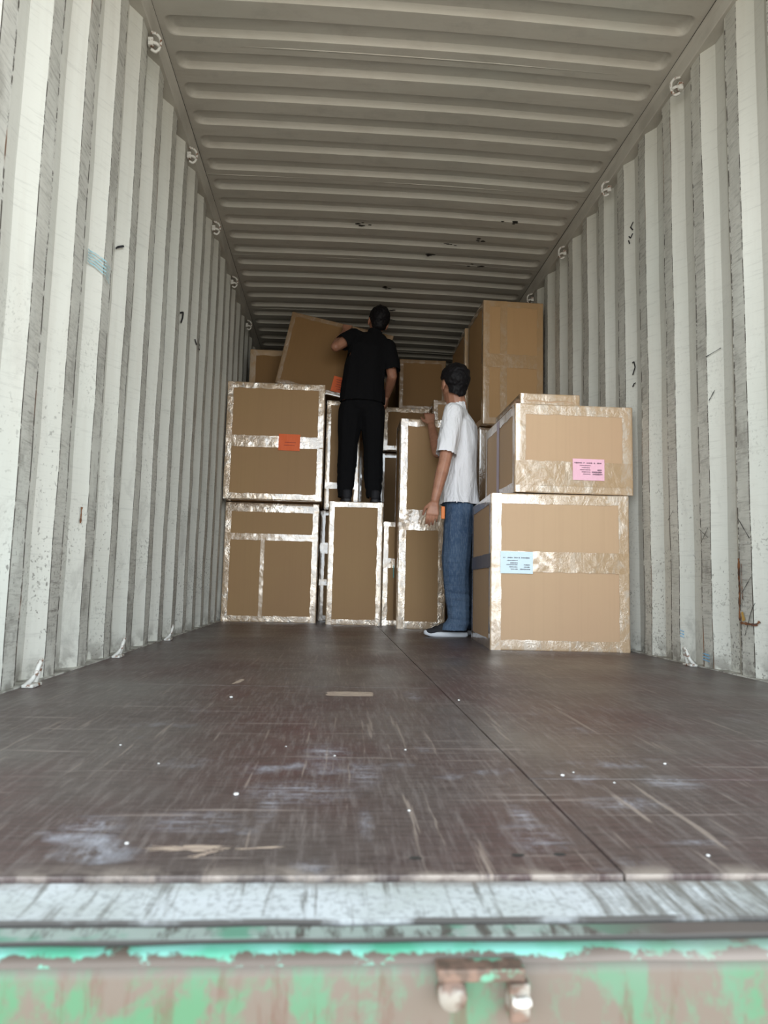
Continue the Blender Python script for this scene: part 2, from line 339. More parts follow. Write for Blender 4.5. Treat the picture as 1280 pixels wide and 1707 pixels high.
# roof: panel with cross channels, rounded ends
def roof():
    PK = .2038; y0 = 2.817; D = .030; XE = 1.118; wid = .115
    xs = [-1.15, -1.135, -1.125, -1.118, -1.11, -1.10, -1.088, -1.075, -1.06, -1.04, -.9, -.6, -.3, 0]; xs = xs+[-x for x in xs[-2::-1]]
    fr = [0, .0013, .0022, .0055, .009, .012, .0143, .0152, .0165, .021, .028, .038, .0575, .077, .087, .094, .0985, .0998, .1007, .103, .106, .109, .1128, .1137, .115, .130, .16, .185]
    ys = []; k = -11
    while y0+k*PK < Y1:
        for f_ in fr:
            y = y0+k*PK+f_
            if Y0 <= y <= Y1: ys.append(y)
        k += 1
    def h(x, y):
        t = (y-y0) % PK
        if t > wid: return 0
        R_ = .045; hw = wid/2; cx = abs(x)-(XE-R_); cy = abs(t-hw)-(hw-R_)
        d = -(min(max(cx, cy), 0)+math.hypot(max(cx, 0), max(cy, 0))-R_)
        if d <= 0: return 0
        u = min(d/.0165, 1); u = min(max((u-.08)/.84, 0), 1); return D*u
    V = [(x, y, ZR+.017*(1-(x/1.15)**2)+h(x, y)+noise.noise(Vector((x*2, y*1.2, 4)))*.004) for y in ys for x in xs]
    n = len(xs); F = [(j*n+i, (j+1)*n+i, (j+1)*n+i+1, j*n+i+1) for j in range(len(ys)-1) for i in range(n-1)]
    return struct(mesh_obj('ceiling', V, F, MAT['roof'], smooth=True))
ceil = roof()
bm = bmesh.new()
for k in range(-1, 10):
    y = 2.98+1.019*k
    if y < .8: continue
    tube(bm, [(x, y, ZR+.017*(1-(x/1.15)**2)+.0005) for x in [-1.14+i*.19 for i in range(13)]], .0035, 5, .5)
o = bm_obj('weld_seam', bm, MAT['roof'], ceil, True)
bm = bmesh.new()
for x, y in ((.62, 4.62), (.30, 4.9), (.66, 5.0), (.75, 4.35), (.42, 4.7), (.05, 5.5), (.10, 5.95), (.12, 6.2), (-.2, 4.5)):
    for _ in range(4):
        px, py = x+random.uniform(-.05, .05), y+random.uniform(-.025, .025); r = random.uniform(.006, .016)
        zz = ZR+.017*(1-(px/1.15)**2)+.0005
        bm.faces.new([bm.verts.new((px+r*1.7*math.cos(t)*random.uniform(.6, 1.1), py+r*math.sin(t)*random.uniform(.6, 1.1), zz-.0025)) for t in [i*pi/4 for i in range(8)]])
bm_obj('rust_spot', bm, MAT['grime'], ceil)

# floor of plywood boards
def floor():
    bm = bmesh.new(); g = .0013
    for sx_, seams in ((-1, [.768, 2.118, 4.55, 6.98, 9.4, Y1]), (1, [.768, 1.142, 3.58, 6.0, 8.44, 10.9, Y1])):
        for a_, b_ in zip(seams, seams[1:]):
            lo = (-1.168, a_+g, -.028) if sx_ < 0 else (g, a_+g, -.028); hi = (-g, b_-g, 0) if sx_ < 0 else (1.168, b_-g, 0)
            add_box(bm, lo, hi, .0012)
    return struct(bm_obj('floor', bm, MAT['floor']))
fl = floor()
bm = bmesh.new(); add_box(bm, (-1.2, .70, -.06), (1.2, Y1, -.0275)); struct(bm_obj('trim_5', bm, MAT['grime']))
def patch(name, cx, cy, w, d, mat, jag=.2, n=26, z=.0006, parent=fl, ang=0):
    bm = bmesh.new(); vs = []
    for i in range(n):
        t = 2*pi*i/n; cxx, sxx = math.cos(t), math.sin(t); k_ = (abs(cxx)**6+abs(sxx)**6)**(-1/6)
        k_ *= 1-random.random()*jag; x, y = cxx*k_*w/2, sxx*k_*d/2
        vs.append(bm.verts.new((cx+x*math.cos(ang)-y*math.sin(ang), cy+x*math.sin(ang)+y*math.cos(ang), z)))
    bm.faces.new(vs); return bm_obj(name, bm, mat, parent)
patch('floor_scrape', -.268, 1.985, .135, .085, MAT['scrape'], .1)
patch('floor_scrape', -.60, 2.20, .02, .12, MAT['scrape'], .3, ang=-.1)
patch('floor_scrape', -.475, .845, .11, .022, MAT['scrape'], .6, 40)
patch('floor_scrape', -.452, .83, .05, .012, MAT['scrape'], .6, 30, ang=.7)
patch('floor_scrape', -.395, .845, .06, .008, MAT['scrape'], .5, 30, ang=.1)
bm = bmesh.new()
for x, y, r in ((-.45, 1.05, .0035), (-.548, .86, .0022), (-.21, .98, .0018), (.06, 1.16, .003), (.085, 1.18, .0016), (-.70, 1.35, .002), (-.40, 1.35, .0016), (.27, 1.24, .0025), (-.31, 1.28, .002), (.02, 1.9, .003), (-.60, 1.22, .0018), (-.58, 1.9, .004), (-.18, 1.33, .002), (.12, .82, .002), (.13, 1.12, .0016)):
    bmesh.ops.create_icosphere(bm, subdivisions=1, radius=r, matrix=Matrix.Translation((x, y, r*.4)) @ Matrix.Diagonal((1.2, 1.2, .5, 1)))
bm_obj('paint_flake', bm, MAT['flake'], fl)
bm = bmesh.new()
for x, y in ((-.102, .823), (-.053, .825), (-.22, .815)):
    vs = [bm.verts.new((x+.0075*math.cos(t), y+.0045*math.sin(t), .0006)) for t in [i*pi/6 for i in range(12)]]; bm.faces.new(vs)
bm_obj('screw_hole', bm, MAT['grime'], fl)

# door sill: pale plate, step, lip and green front face
def extrude_profile(name, pr, mat, x0=-1.22, x1=1.22, nx=120, jit=.0, smooth=False):
    V = []; n = len(pr)
    for i in range(nx+1):
        x = x0+(x1-x0)*i/nx
        for (y, z) in pr: V.append((x, y+noise.noise(Vector((x*9, y*40, 1)))*jit, z+noise.noise(Vector((x*12, y*30, 9)))*jit))
    F = [(i*n+j, i*n+j+1, (i+1)*n+j+1, (i+1)*n+j) for i in range(nx) for j in range(n-1)]
    return struct(mesh_obj(name, V, F, mat, smooth=smooth))
extrude_profile('trim_6', [(.766, -.02), (.765, -.006), (.762, -.004), (.72, -.005), (.686, -.005), (.683, -.007), (.682, -.02)], MAT['sill'], jit=.0012)
extrude_profile('trim_7', [(.681, -.02), (.679, -.0078), (.677, -.007), (.657, -.007), (.654, -.009), (.653, -.02)], MAT['step'], jit=.001)
extrude_profile('trim_8', [(.653, -.018), (.651, -.010), (.648, -.0085), (.639, -.009), (.634, -.0115), (.632, -.016), (.631, -.020)], MAT['lip'], jit=.0012, smooth=True)
extrude_profile('trim_9', [(.68, -.0165), (.635, -.0165), (.629, -.019), (.627, -.026), (.627, -.05), (.627, -.22)], MAT['green'], jit=.0012, smooth=True)

# locking bar keeper welded on the sill face
k0 = thing('cam_keeper', 'rusty green locking bar keeper on the front face of the door sill', 'door latch', (-.19, .627, -.0265)); k0.scale = (.76, .76, .76)
bm = bmesh.new(); add_box(bm, (-.045, -.020, .004), (.052, .006, .018), .003); bm_obj('keeper_plate', bm, MAT['keeper'], k0)
bm = bmesh.new()
bmesh.ops.create_cone(bm, cap_ends=True, segments=28, radius1=.0165, radius2=.0155, depth=.016, matrix=Matrix.Translation((-.028, -.012, -.010)) @ Matrix.Rotation(pi/2, 4, 'X') @ Matrix.Rotation(.35, 4, 'Z'))
bm_obj('round_boss', bm, MAT['keeper'], k0, True)
bm = bmesh.new(); add_box(bm, (.034, -.024, -.036), (.056, .004, .004), .003); bm_obj('keeper_lug', bm, MAT['keeper'], k0)
bm = bmesh.new(); tube(bm, [(.036, -.027, -.012), (.045, -.030, -.012), (.054, -.027, -.012)], .005, 10); bm_obj('pin', bm, MAT['ring'], k0, True)

# marks on the walls: strokes that follow the corrugated sheet
def stroke(side, pts, w, mat, name, sub=6, jag=0):
    bm = bmesh.new(); P = []
    for (a_, b_) in zip(pts, pts[1:]):
        for i in range(sub): t = i/sub; P.append((a_[0]+(b_[0]-a_[0])*t, a_[1]+(b_[1]-a_[1])*t))
    P.append(pts[-1]); prev = None
    for i, (y, z) in enumerate(P):
        y2, z2 = P[min(i+1, len(P)-1)]; y1, z1 = P[max(i-1, 0)]; d = Vector((y2-y1, z2-z1)); d = d.normalized() if d.length else Vector((1, 0)); nrm = Vector((-d.y, d.x))*w/2*(1-jag*random.random())
        cur = []
        for sg in (-1, 1):
            yy_, zz_ = y+nrm.x*sg, z+nrm.y*sg
            xx_ = wallx(side, yy_)+abs(noise.noise(Vector((yy_*1.6, zz_*1.1, side*7)))*.007)-.009
            cur.append(bm.verts.new((side*xx_, yy_, zz_)))
        if prev: bm.faces.new((prev[0], prev[1], cur[1], cur[0]))
        prev = cur
    par = bpy.data.objects['wall_left' if side < 0 else 'wall_right']
    return bm_obj(name, bm, mat, par)
stroke(-1, [(2.67, 1.5711), (2.6973, 1.5923), (2.7146, 1.6039)], .008, MAT['ink'], 'marker_stroke')
stroke(-1, [(3.765, 1.745), (3.795, 1.762), (3.793, 1.729), (3.7835, 1.697)], .009, MAT['ink'], 'marker_stroke')
stroke(-1, [(4.085, 1.7143), (4.100, 1.6836)], .008, MAT['ink'], 'marker_stroke')
stroke(-1, [(4.13, 1.735), (4.115, 1.70), (4.13, 1.67), (4.16, 1.675), (4.165, 1.70), (4.135, 1.705)], .008, MAT['ink'], 'marker_stroke')
for k in range(5): stroke(-1, [(2.392, 1.432-k*.010), (2.43, 1.436-k*.011), (2.466, 1.428-k*.012), (2.52, 1.420-k*.014)], .006, MAT['blue_smear'], 'paint_smear', jag=.8)
stroke(-1, [(2.445, .5412), (2.444, .4859)], .010, MAT['rust'], 'rust_streak', jag=.7)
stroke(1, [(3.470, 2.2548), (3.485, 2.2312), (3.473, 2.21)], .006, MAT['ink'], 'marker_stroke')
stroke(1, [(3.495, 2.1856), (3.486, 2.171), (3.474, 2.1916)], .006, MAT['ink'], 'marker_stroke')
stroke(1, [(3.4906, 2.1406), (3.4968, 2.1637)], .006, MAT['ink'], 'marker_stroke')
stroke(1, [(3.4866, 1.4868), (3.4771, 1.4905), (3.4713, 1.4599), (3.4843, 1.4218)], .006, MAT['ink'], 'marker_stroke')
stroke(1, [(3.4851, 1.3578), (3.4787, 1.3721), (3.4691, 1.376)], .006, MAT['ink'], 'marker_stroke')
stroke(1, [(2.512, .43), (2.514, .3653), (2.512, .3107), (2.516, .256), (2.515, .2016)], .016, MAT['rust'], 'rust_streak', jag=.8)
stroke(1, [(2.495, .41), (2.497, .34), (2.494, .28)], .006, MAT['rust'], 'rust_streak', jag=.8)
stroke(1, [(2.5133, .1944), (2.4645, .1928), (2.4285, .1908), (2.4155, .2043)], .012, MAT['rust'], 'rust_streak', jag=.7)
stroke(1, [(2.4998, .2343), (2.4901, .2022)], .022, MAT['rust_yellow'], 'rust_streak', jag=.6)
for P_ in ([(2.7081, 1.2622), (2.6528, 1.2828)], [(2.7011, 1.0769), (2.6783, 1.1161)], [(2.4853, .1486), (2.4283, .269)], [(2.50, .30), (2.44, .36)], [(2.79, .56), (2.72, .52)], [(2.78, .50), (2.72, .56)], [(2.51, .58), (2.44, .50)], [(3.06, .62), (3.01, .66)]):
    stroke(1, P_, .0045, MAT['ink'], 'scratch', jag=.7)
for k in range(3):
    stroke(1, [(2.9783, .1383-k*.012), (2.9617, .1317-k*.012)], .006, MAT['blue_ink'], 'ink_smudge', jag=.7)
    stroke(1, [(2.7861, .0578-k*.012), (2.7316, .0539-k*.012)], .007, MAT['blue_ink'], 'ink_smudge', jag=.7)

# lashing rings
def ring(loc, side, top, label):
    g = 'lashing rings on the roof rails' if top else 'lashing rings along the floor'
    t = thing('lashing_ring', label, 'ring', loc, (0, 0, 0), g)
    bm = bmesh.new(); s = -side  # into the room
    if top:
        pts = [(s*-.012, 0, .040), (s*.012, .006, .034), (s*.026, .010, .012), (s*.022, .012, -.022), (s*.008, .010, -.040), (s*-.010, .004, -.034)]
    else:
        pts = [(s*-.012, -.020, -.022), (s*.010, -.022, .0), (s*.018, -.012, .030), (s*.016, .010, .044), (s*.010, .028, .030), (s*-.006, .030, -.022)]
    P = [Vector(p) for p in pts]; Q = []
    for i in range(len(P)-1):
        p0, p1, p2, p3 = P[max(i-1, 0)], P[i], P[i+1], P[min(i+2, len(P)-1)]
        for k in range(6):
            u = k/6; Q.append(.5*((2*p1)+(p2-p0)*u+(2*p0-5*p1+4*p2-p3)*u*u+(3*p1-p0-3*p2+p3)*u**3))
    Q.append(P[-1]); tube(bm, Q, .0065, 8); bm_obj('ring_bar', bm, MAT['ring'], t, True)
    bm = bmesh.new()
    if top:
        tube(bm, [(s*-.02, -.004, -.004), (s*.012, .0, -.010), (s*.024, .010, -.014)], .0075, 8)
        add_box(bm, (min(s*-.022, s*.0), -.010, -.022), (max(s*-.022, s*.0), .012, .012), .003)
    else:
        add_box(bm, (min(s*-.018, s*.012), -.028, -.027), (max(s*-.018, s*.012), .036, -.018), .002)
    bm_obj('anchor_lug', bm, MAT['ring'], t, True)
tl = ['nearest the open doorway', 'second in from the doorway', 'third in from the doorway', 'fourth in, above the stacked cartons', 'farthest back']
for (y, z), w_ in zip(((2.811, 2.558), (3.596, 2.554), (4.361, 2.55), (5.175, 2.55), (6.079, 2.555)), tl):
    ring((-1.150, y, z), -1, True, 'small cream steel lashing ring under the left roof rail, '+w_)
for (y, z), w_ in zip(((2.854, 2.565), (3.682, 2.565), (4.458, 2.565), (5.242, 2.565)), ('nearest the open doorway', 'second in from the doorway', 'third in from the doorway', 'farthest back, beside the tall carton')):
    ring((1.150, y, z), 1, True, 'small cream steel lashing ring under the right roof rail, '+w_)
for (y, w_) in ((2.035, 'nearest the doorway'), (2.811, 'second in from the doorway'), (3.633, 'third in, nearest the cartons')):
    ring((-1.140, y, .028), -1, False, 'white steel lashing ring at the foot of the left wall, '+w_)
ring((1.140, 2.835, .028), 1, False, 'white steel lashing ring at the foot of the right wall beside the big carton')

# ------------------------------------------------------------------ cartons
def carton(label, fl_, w, d, h, yaw=0.0, tw=.045, front_bands=(), side_bands=(), vband=None, tilt=0.0, card_m='card', tape_m='tape', tags=(), group='taped cardboard cartons stacked in the container', full=True, seed=0, side_v=None, open_edges=()):
    """fl_ = front left bottom corner; local x along the front, y into the container, z up"""
    rnd = random.Random(seed+11)
    base = Matrix.Rotation(yaw, 4, 'Z') @ Matrix.Rotation(tilt, 4, 'Y')
    off = base @ Vector((w/2, d/2, 0)); root = thing('cardboard_carton', label, 'box', (fl_[0]+off.x, fl_[1]+off.y, fl_[2]+off.z), (0, 0, 0), group)
    root.rotation_euler = base.to_euler()
    X0, X1, YA, YB = -w/2, w/2, -d/2, d/2
    bm = bmesh.new(); add_box(bm, (X0, YA, 0), (X1, YB, h), .004)
    bm_obj('carton_body', bm, MAT[card_m], root)
    C0 = {'x': (X0, X1), 'y': (YA, YB), 'z': (0, h)}
    def L(axis, pos, lvl):
        """tape folded over one edge that runs along axis"""
        oth = [a_ for a_ in 'xyz' if a_ != axis]; lo, hi = C0[axis]
        n = max(8, int((hi-lo)/.018)); prof_ = [(-1, 1.0), (-1, .55), (-1, .12), (0, 0), (1, .12), (1, .55), (1, 1.0)]
        rows = []; sd = rnd.random()*50
        bm = bmesh.new()
        for i in range(n+1):
            t = lo+(hi-lo)*i/n; row = []
            for leg, q in prof_:
                p = {}; nz = noise.noise(Vector((t*22+sd, leg*3+q*2, sd)))*.0013 + noise.noise(Vector((t*70+sd, leg*3+q*3, sd)))*.0006
                jag = noise.noise(Vector((t*14+sd, leg*5, 3)))*.005+noise.noise(Vector((t*45+sd, leg*5, 8)))*.002 if q == 1.0 else 0
                lift = lvl+abs(nz)*(1.0 if q > .1 else .2)
                for j, o_ in enumerate(oth):
                    side = pos[j]; edge = C0[o_][1] if side > 0 else C0[o_][0]
                    inward = (q*tw+jag) if ((leg < 0 and j == 0) or (leg > 0 and j == 1)) else 0
                    p[o_] = edge-side*inward if inward else edge+side*lift*(0.9 if leg == 0 else 1)
                    if leg == 0: p[o_] = edge+side*lvl*.6
                p[axis] = t; row.append(bm.verts.new((p['x'], p['y'], p['z'])))
            rows.append(row)
        for A, B in zip(rows, rows[1:]):
            for k in range(len(prof_)-1): bm.faces.new((A[k], A[k+1], B[k+1], B[k]))
        bmesh.ops.recalc_face_normals(bm, faces=bm.faces); bm_obj('edge_tape', bm, MAT[tape_m], root, True)
    edges = [('x', (-1, -1), .0012), ('x', (-1, 1), .0014), ('z', (-1, -1), .0020), ('z', (1, -1), .0022)]
    if full: edges += [('y', (-1, -1), .0016), ('y', (-1, 1), .0017), ('y', (1, 1), .0018), ('x', (1, 1), .0012), ('z', (-1, 1), .0021)]
    for i_, e_ in enumerate(edges):
        if i_ not in open_edges: L(*e_)
    def band(face, a0, a1, b0, b1, mat_, nm='packing_tape', wr=1.0, lvl=.0026):
        """crinkled strip; face 'f' (front): a = x, b = z ; 'l' (left side): a = y, b = z"""
        na, nb = max(4, int(abs(a1-a0)/.012)), max(4, int(abs(b1-b0)/.012)); sd = rnd.random()*40; g = []
        bm = bmesh.new()
        for i in range(na+1):
            col_ = []
            for j in range(nb+1):
                a_ = a0+(a1-a0)*i/na; b_ = b0+(b1-b0)*j/nb
                if j in (0, nb): b_ += noise.noise(Vector((a_*20+sd, j, 1)))*.004
                if i in (0, na): a_ += noise.noise(Vector((b_*20+sd, i, 2)))*.003
                lift = lvl+abs(noise.noise(Vector((a_*18+sd, b_*45, sd))))*.003*wr
                col_.append(bm.verts.new((a_, YA-lift, b_) if face == 'f' else (X0-lift, a_, b_)))
            g.append(col_)
        for i in range(na):
            for j in range(nb): bm.faces.new((g[i][j], g[i+1][j], g[i+1][j+1], g[i][j+1]))
        bmesh.ops.recalc_face_normals(bm, faces=bm.faces)
        return bm_obj(nm, bm, MAT[mat_], root, True)
    for (z0_, z1_, mt) in front_bands: band('f', X0+.002, X1-.002, z0_, z1_, mt)
    for (z0_, z1_, mt) in side_bands: band('l', YA+.002, YB-.002, z0_, z1_, mt)
    if vband:
        for (x0_, x1_, z0_, z1_, mt) in vband: band('f', X0+x0_, X0+x1_, z0_, z1_, mt, wr=.6)
    if side_v:
        for (y0_, y1_, mt) in side_v: band('l', YA+y0_, YA+y1_, .01, h-.01, mt, wr=.4)
    for (x0_, x1_, z0_, z1_, mt, kind, rot_) in tags:
        lab = thing_part('paper_label', root); cx_, cz_ = X0+(x0_+x1_)/2, (z0_+z1_)/2; lw, lh = x1_-x0_, z1_-z0_
        R_ = Matrix.Rotation(rot_, 4, 'Y'); Yf = YA-.0062
        def put(x, z, dy=0): v = R_ @ Vector((x, 0, z)); return (cx_+v.x, Yf-dy, cz_+v.z)
        bm = bmesh.new(); g = [[bm.verts.new(put(-lw/2+lw*i/8, -lh/2+lh*j/5, .0008*math.sin(i*1.3+j))) for j in range(6)] for i in range(9)]
        for i in range(8):
            for j in range(5): bm.faces.new((g[i][j], g[i+1][j], g[i+1][j+1], g[i][j+1]))
        bm.to_mesh(lab.data); bm.free(); lab.data.materials.append(MAT[mt]); lab['label'] = {'pink': 'pink paper label', 'bluewhite': 'pale blue paper label', 'orange': 'orange paper label', 'teal': 'small teal label'}[mt]
        if kind:
            bm = bmesh.new(); rows = kind
            for (rz, spans) in rows:
                for (s0, s1, th) in spans:
                    x = -lw/2+lw*s0; xe = -lw/2+lw*s1
                    while x < xe:
                        gw = lw*.014*rnd.uniform(.6, 1.3); zc = lh/2-lh*rz; hh = lh*th*rnd.uniform(.5, 1.0)
                        q = [put(x, zc-hh/2, .0022), put(x+gw, zc-hh/2, .0022), put(x+gw*.8, zc+hh/2, .0022), put(x+gw*.1, zc+hh/2, .0022)]
                        bm.faces.new([bm.verts.new(v) for v in q]); x += gw*1.45
            bm_obj('printed_text', bm, MAT['print' if mt != 'orange' else 'print_red'], lab)
    return root
def thing_part(name, parent):
    o = bpy.data.objects.new(name, bpy.data.meshes.new(name)); COL.objects.link(o); o.parent = parent; return o
ROWS_PINK = [(.19, [(.05, .28, .07), (.33, .38, .06), (.43, .60, .07), (.66, .70, .07), (.76, .90, .08)]), (.31, [(.22, .55, .05)]), (.41, [(.28, .53, .05)]),
             (.51, [(.23, .55, .06), (.77, .90, .08)]), (.61, [(.28, .55, .05), (.60, .92, .08)]), (.71, [(.33, .55, .05), (.62, .92, .08)])]
ROWS_BLUE = [(.28, [(.08, .14, .05), (.22, .36, .06), (.42, .52, .06), (.56, .60, .06), (.64, .72, .06), (.73, .90, .07)]), (.41, [(.20, .52, .05)]), (.52, [(.30, .52, .06)]),
             (.60, [(.18, .52, .05), (.72, .90, .06)]), (.70, [(.28, .52, .05), (.72, .91, .06)]), (.80, [(.32, .54, .05), (.60, .91, .07)])]
ROWS_OR = [(.2, [(.2, .8, .06)]), (.35, [(.25, .7, .06)]), (.5, [(.3, .8, .07)]), (.65, [(.25, .65, .06)]), (.8, [(.35, .75, .06)])]

# left stack
carton('large square brown carton on the floor at the left wall, lowest of the stack', (-1.168, 5.42, 0), .710, 1.04, .905, yaw=.0, card_m='card_shaded', seed=1,
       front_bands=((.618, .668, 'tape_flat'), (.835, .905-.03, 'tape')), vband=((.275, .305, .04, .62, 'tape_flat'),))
carton('brown carton with silvery middle tape and orange label, resting on the lowest left carton', (-1.168, 5.255, .912), .730, 1.22, .890, yaw=.0, card_m='card_shaded', seed=2,
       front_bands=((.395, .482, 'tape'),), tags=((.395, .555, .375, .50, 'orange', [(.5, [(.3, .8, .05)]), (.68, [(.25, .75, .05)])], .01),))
carton('small high carton behind the leaning one, in the upper left corner', (-1.112, 6.02, 1.808), .62, .38, .505, card_m='card_deep_shaded', tape_m='tape_flat', seed=3, tw=.05, side_bands=())
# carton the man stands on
carton('narrow upright carton on the floor carrying the man in black', (-.378, 5.262, 0), .404, .325, .916, card_m='card_shaded', seed=4, tw=.040)
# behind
carton('carton standing behind the man in black with one silver strip near its foot', (-.426, 5.63, .905), .273, .38, .878, card_m='card_shaded', seed=5, tw=.036, front_bands=((.155, .205, 'tape'),))
carton('shadowed carton in the gap between the two lower left boxes', (-.452, 5.80, 0), .30, .38, .90, card_m='card_shaded', tape_m='tape_shaded', seed=6, tw=.04, front_bands=((.545, .632, 'tape_flat'), (.285, .335, 'tape_flat')))
carton('shadowed carton glimpsed between the black trousers', (-.145, 6.02, 0), .185, .45, 1.62, card_m='card_shaded', tape_m='tape_shaded', seed=7, tw=.03)
carton('tilted carton being tipped by the man in black, orange label at its foot', (-.856, 5.672, 1.930), .857, .33, .615, tilt=math.radians(11.3), card_m='card_deep_shaded', seed=8, tw=.034, tape_m='tape_shaded',
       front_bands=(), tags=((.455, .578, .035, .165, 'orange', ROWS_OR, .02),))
# centre right
carton('tall narrow carton with a crumpled tape belt at mid height, left of the jeans', (.119, 4.935, 0), .335, .325, 1.490, card_m='card_shaded', seed=9, tw=.052, front_bands=((.690, .835, 'tape'),))
carton('slim low carton with a small teal label, squeezed left of the tall narrow carton', (.036, 5.29, 0), .38, .40, .776, card_m='card_shaded', seed=10, tw=.038, tags=((.078, .104, .355, .450, 'teal', None, 0),), vband=((.0, .12, .43, .50, 'tape'),))
carton('dark carton in the deep shadow behind the low slim carton', (.060, 6.30, 0), .60, .52, 1.492, card_m='card_shaded', tape_m='tape_shaded', seed=12, tw=.04)
carton('long flat carton lying on top of the shadowed box behind the centre row', (.070, 6.20, 1.502), .585, .60, .392, card_m='card_deep_shaded', seed=13, tw=.042)
carton('square carton on the topmost centre pile, close beneath the roof', (.215, 6.27, 1.900), .425, .45, .468, card_m='card_deep_shaded', seed=14, tw=.034, tape_m='tape_shaded')
carton('thin upright carton edge showing just left of the head of the man in white', (.436, 5.55, 0), .20, .28, 1.800, card_m='card_shaded', tape_m='tape_shaded', seed=15, tw=.035)
carton('carton at the far dark end behind the black shirt sleeve', (-.20, 7.35, 0), .70, .6, 2.50, card_m='card_deep_shaded', tape_m='tape_shaded', seed=16, tw=.04, full=False)
# right stack
carton('big square carton with a pale blue label, on the floor at the right wall', (.444, 3.425, 0), .682, .66, .768, yaw=-.055, seed=20, tw=.050, tape_m='tape_clear',
       front_bands=((.382, .482, 'tape_flat'),), side_bands=((.40, .47, 'slate'),), tags=((.045, .205, .372, .480, 'bluewhite', ROWS_BLUE, .0),))
carton('wide carton with a pink label, resting on the big blue labelled one', (.560, 3.412, .777), .600, .70, .448, seed=21, tw=.052, tape_m='tape_clear',
       front_bands=((.035, .160, 'tape_flat'),), side_v=((.34, .40, 'lilac'),), tags=((.290, .452, .068, .176, 'pink', ROWS_PINK, .0),))
carton('thin flat carton lying on top of the pink labelled carton', (.614, 3.52, 1.231), .312, .56, .078, seed=22, tw=.036, tape_m='tape_flat')
carton('tall ochre carton with crossed brown tape, touching the roof beside the right wall', (.704, 4.90, 1.470), .444, .52, .918, yaw=.03, seed=23, tw=.045, card_m='card_dark', tape_m='tape_brown',
       front_bands=((.42, .52, 'tape_brown'),), vband=((.125, .175, .0, .918, 'tape_brown'),))
carton('ochre carton right behind the tall one at the right wall, its taped edge showing', (.672, 5.47, 1.470), .48, .62, .915, seed=24, tw=.04, card_m='card_dark', tape_m='tape_flat')
carton('shadowed lower carton under the tall ochre ones at the right wall', (.70, 5.00, 0), .46, 1.05, 1.462, card_m='card_shaded', tape_m='tape_shaded', seed=25, tw=.045)

# ------------------------------------------------------------------ people
def blob(name, prims, mat, parent, voxel=.006, smooth=3, disp=None, keep=None, solid=0, sub=2):
    bm = bmesh.new()
    for pr in prims:
        tmp = bmesh.new()
        for (c_, r_, R_) in pr:
            rr = (r_, r_, r_) if isinstance(r_, (int, float)) else r_
            Mx = Matrix.Translation(c_) @ (R_.to_4x4() if R_ is not None else Matrix.Identity(4)) @ Matrix.Diagonal((rr[0], rr[1], rr[2], 1))
            bmesh.ops.create_icosphere(tmp, subdivisions=sub, radius=1.0, matrix=Mx)
        if len(pr) > 1:
            g = bmesh.ops.convex_hull(tmp, input=tmp.verts[:])
            dead = list({x for x in g['geom_interior']+g['geom_unused'] if isinstance(x, bmesh.types.BMVert)})
            bmesh.ops.delete(tmp, geom=dead, context='VERTS')
        bmesh.ops.recalc_face_normals(tmp, faces=tmp.faces)
        t_me = bpy.data.meshes.new('tmp'); tmp.to_mesh(t_me); tmp.free(); bm.from_mesh(t_me); bpy.data.meshes.remove(t_me)
    me = bpy.data.meshes.new(name); bm.to_mesh(me); bm.free()
    o = bpy.data.objects.new(name, me); COL.objects.link(o)
    md = o.modifiers.new('r', 'REMESH'); md.mode = 'VOXEL'; md.voxel_size = voxel
    if smooth: ms = o.modifiers.new('s', 'SMOOTH'); ms.factor = .5; ms.iterations = smooth
    dg = bpy.context.evaluated_depsgraph_get(); ev = o.evaluated_get(dg)
    me2 = bpy.data.meshes.new_from_object(ev); o.modifiers.clear(); o.data = me2; bpy.data.meshes.remove(me)
    if disp:
        ns = [v.normal.copy() for v in me2.vertices]
        for v, n_ in zip(me2.vertices, ns): v.co += n_*disp(v.co)
    if keep:
        b2 = bmesh.new(); b2.from_mesh(me2); bmesh.ops.delete(b2, geom=[v for v in b2.verts if not keep(v.co)], context='VERTS'); b2.to_mesh(me2); b2.free()
    me2.transform(Matrix.Translation(-parent.location))
    me2.materials.clear(); me2.materials.append(mat); me2.polygons.foreach_set('use_smooth', [True]*len(me2.polygons)); o.parent = parent
    return o
def frame(f):
    f = Vector(f).normalized(); l = Vector((0, 0, 1)).cross(f).normalized(); u = f.cross(l)
    return Matrix((f, l, u)).transposed()          # columns: forward, left, up
V3 = Vector
def chain(nodes, R_=None):
    return [[(V3(a_[0]), a_[1], R_), (V3(b_[0]), b_[1], R_)] for a_, b_ in zip(nodes, nodes[1:])]
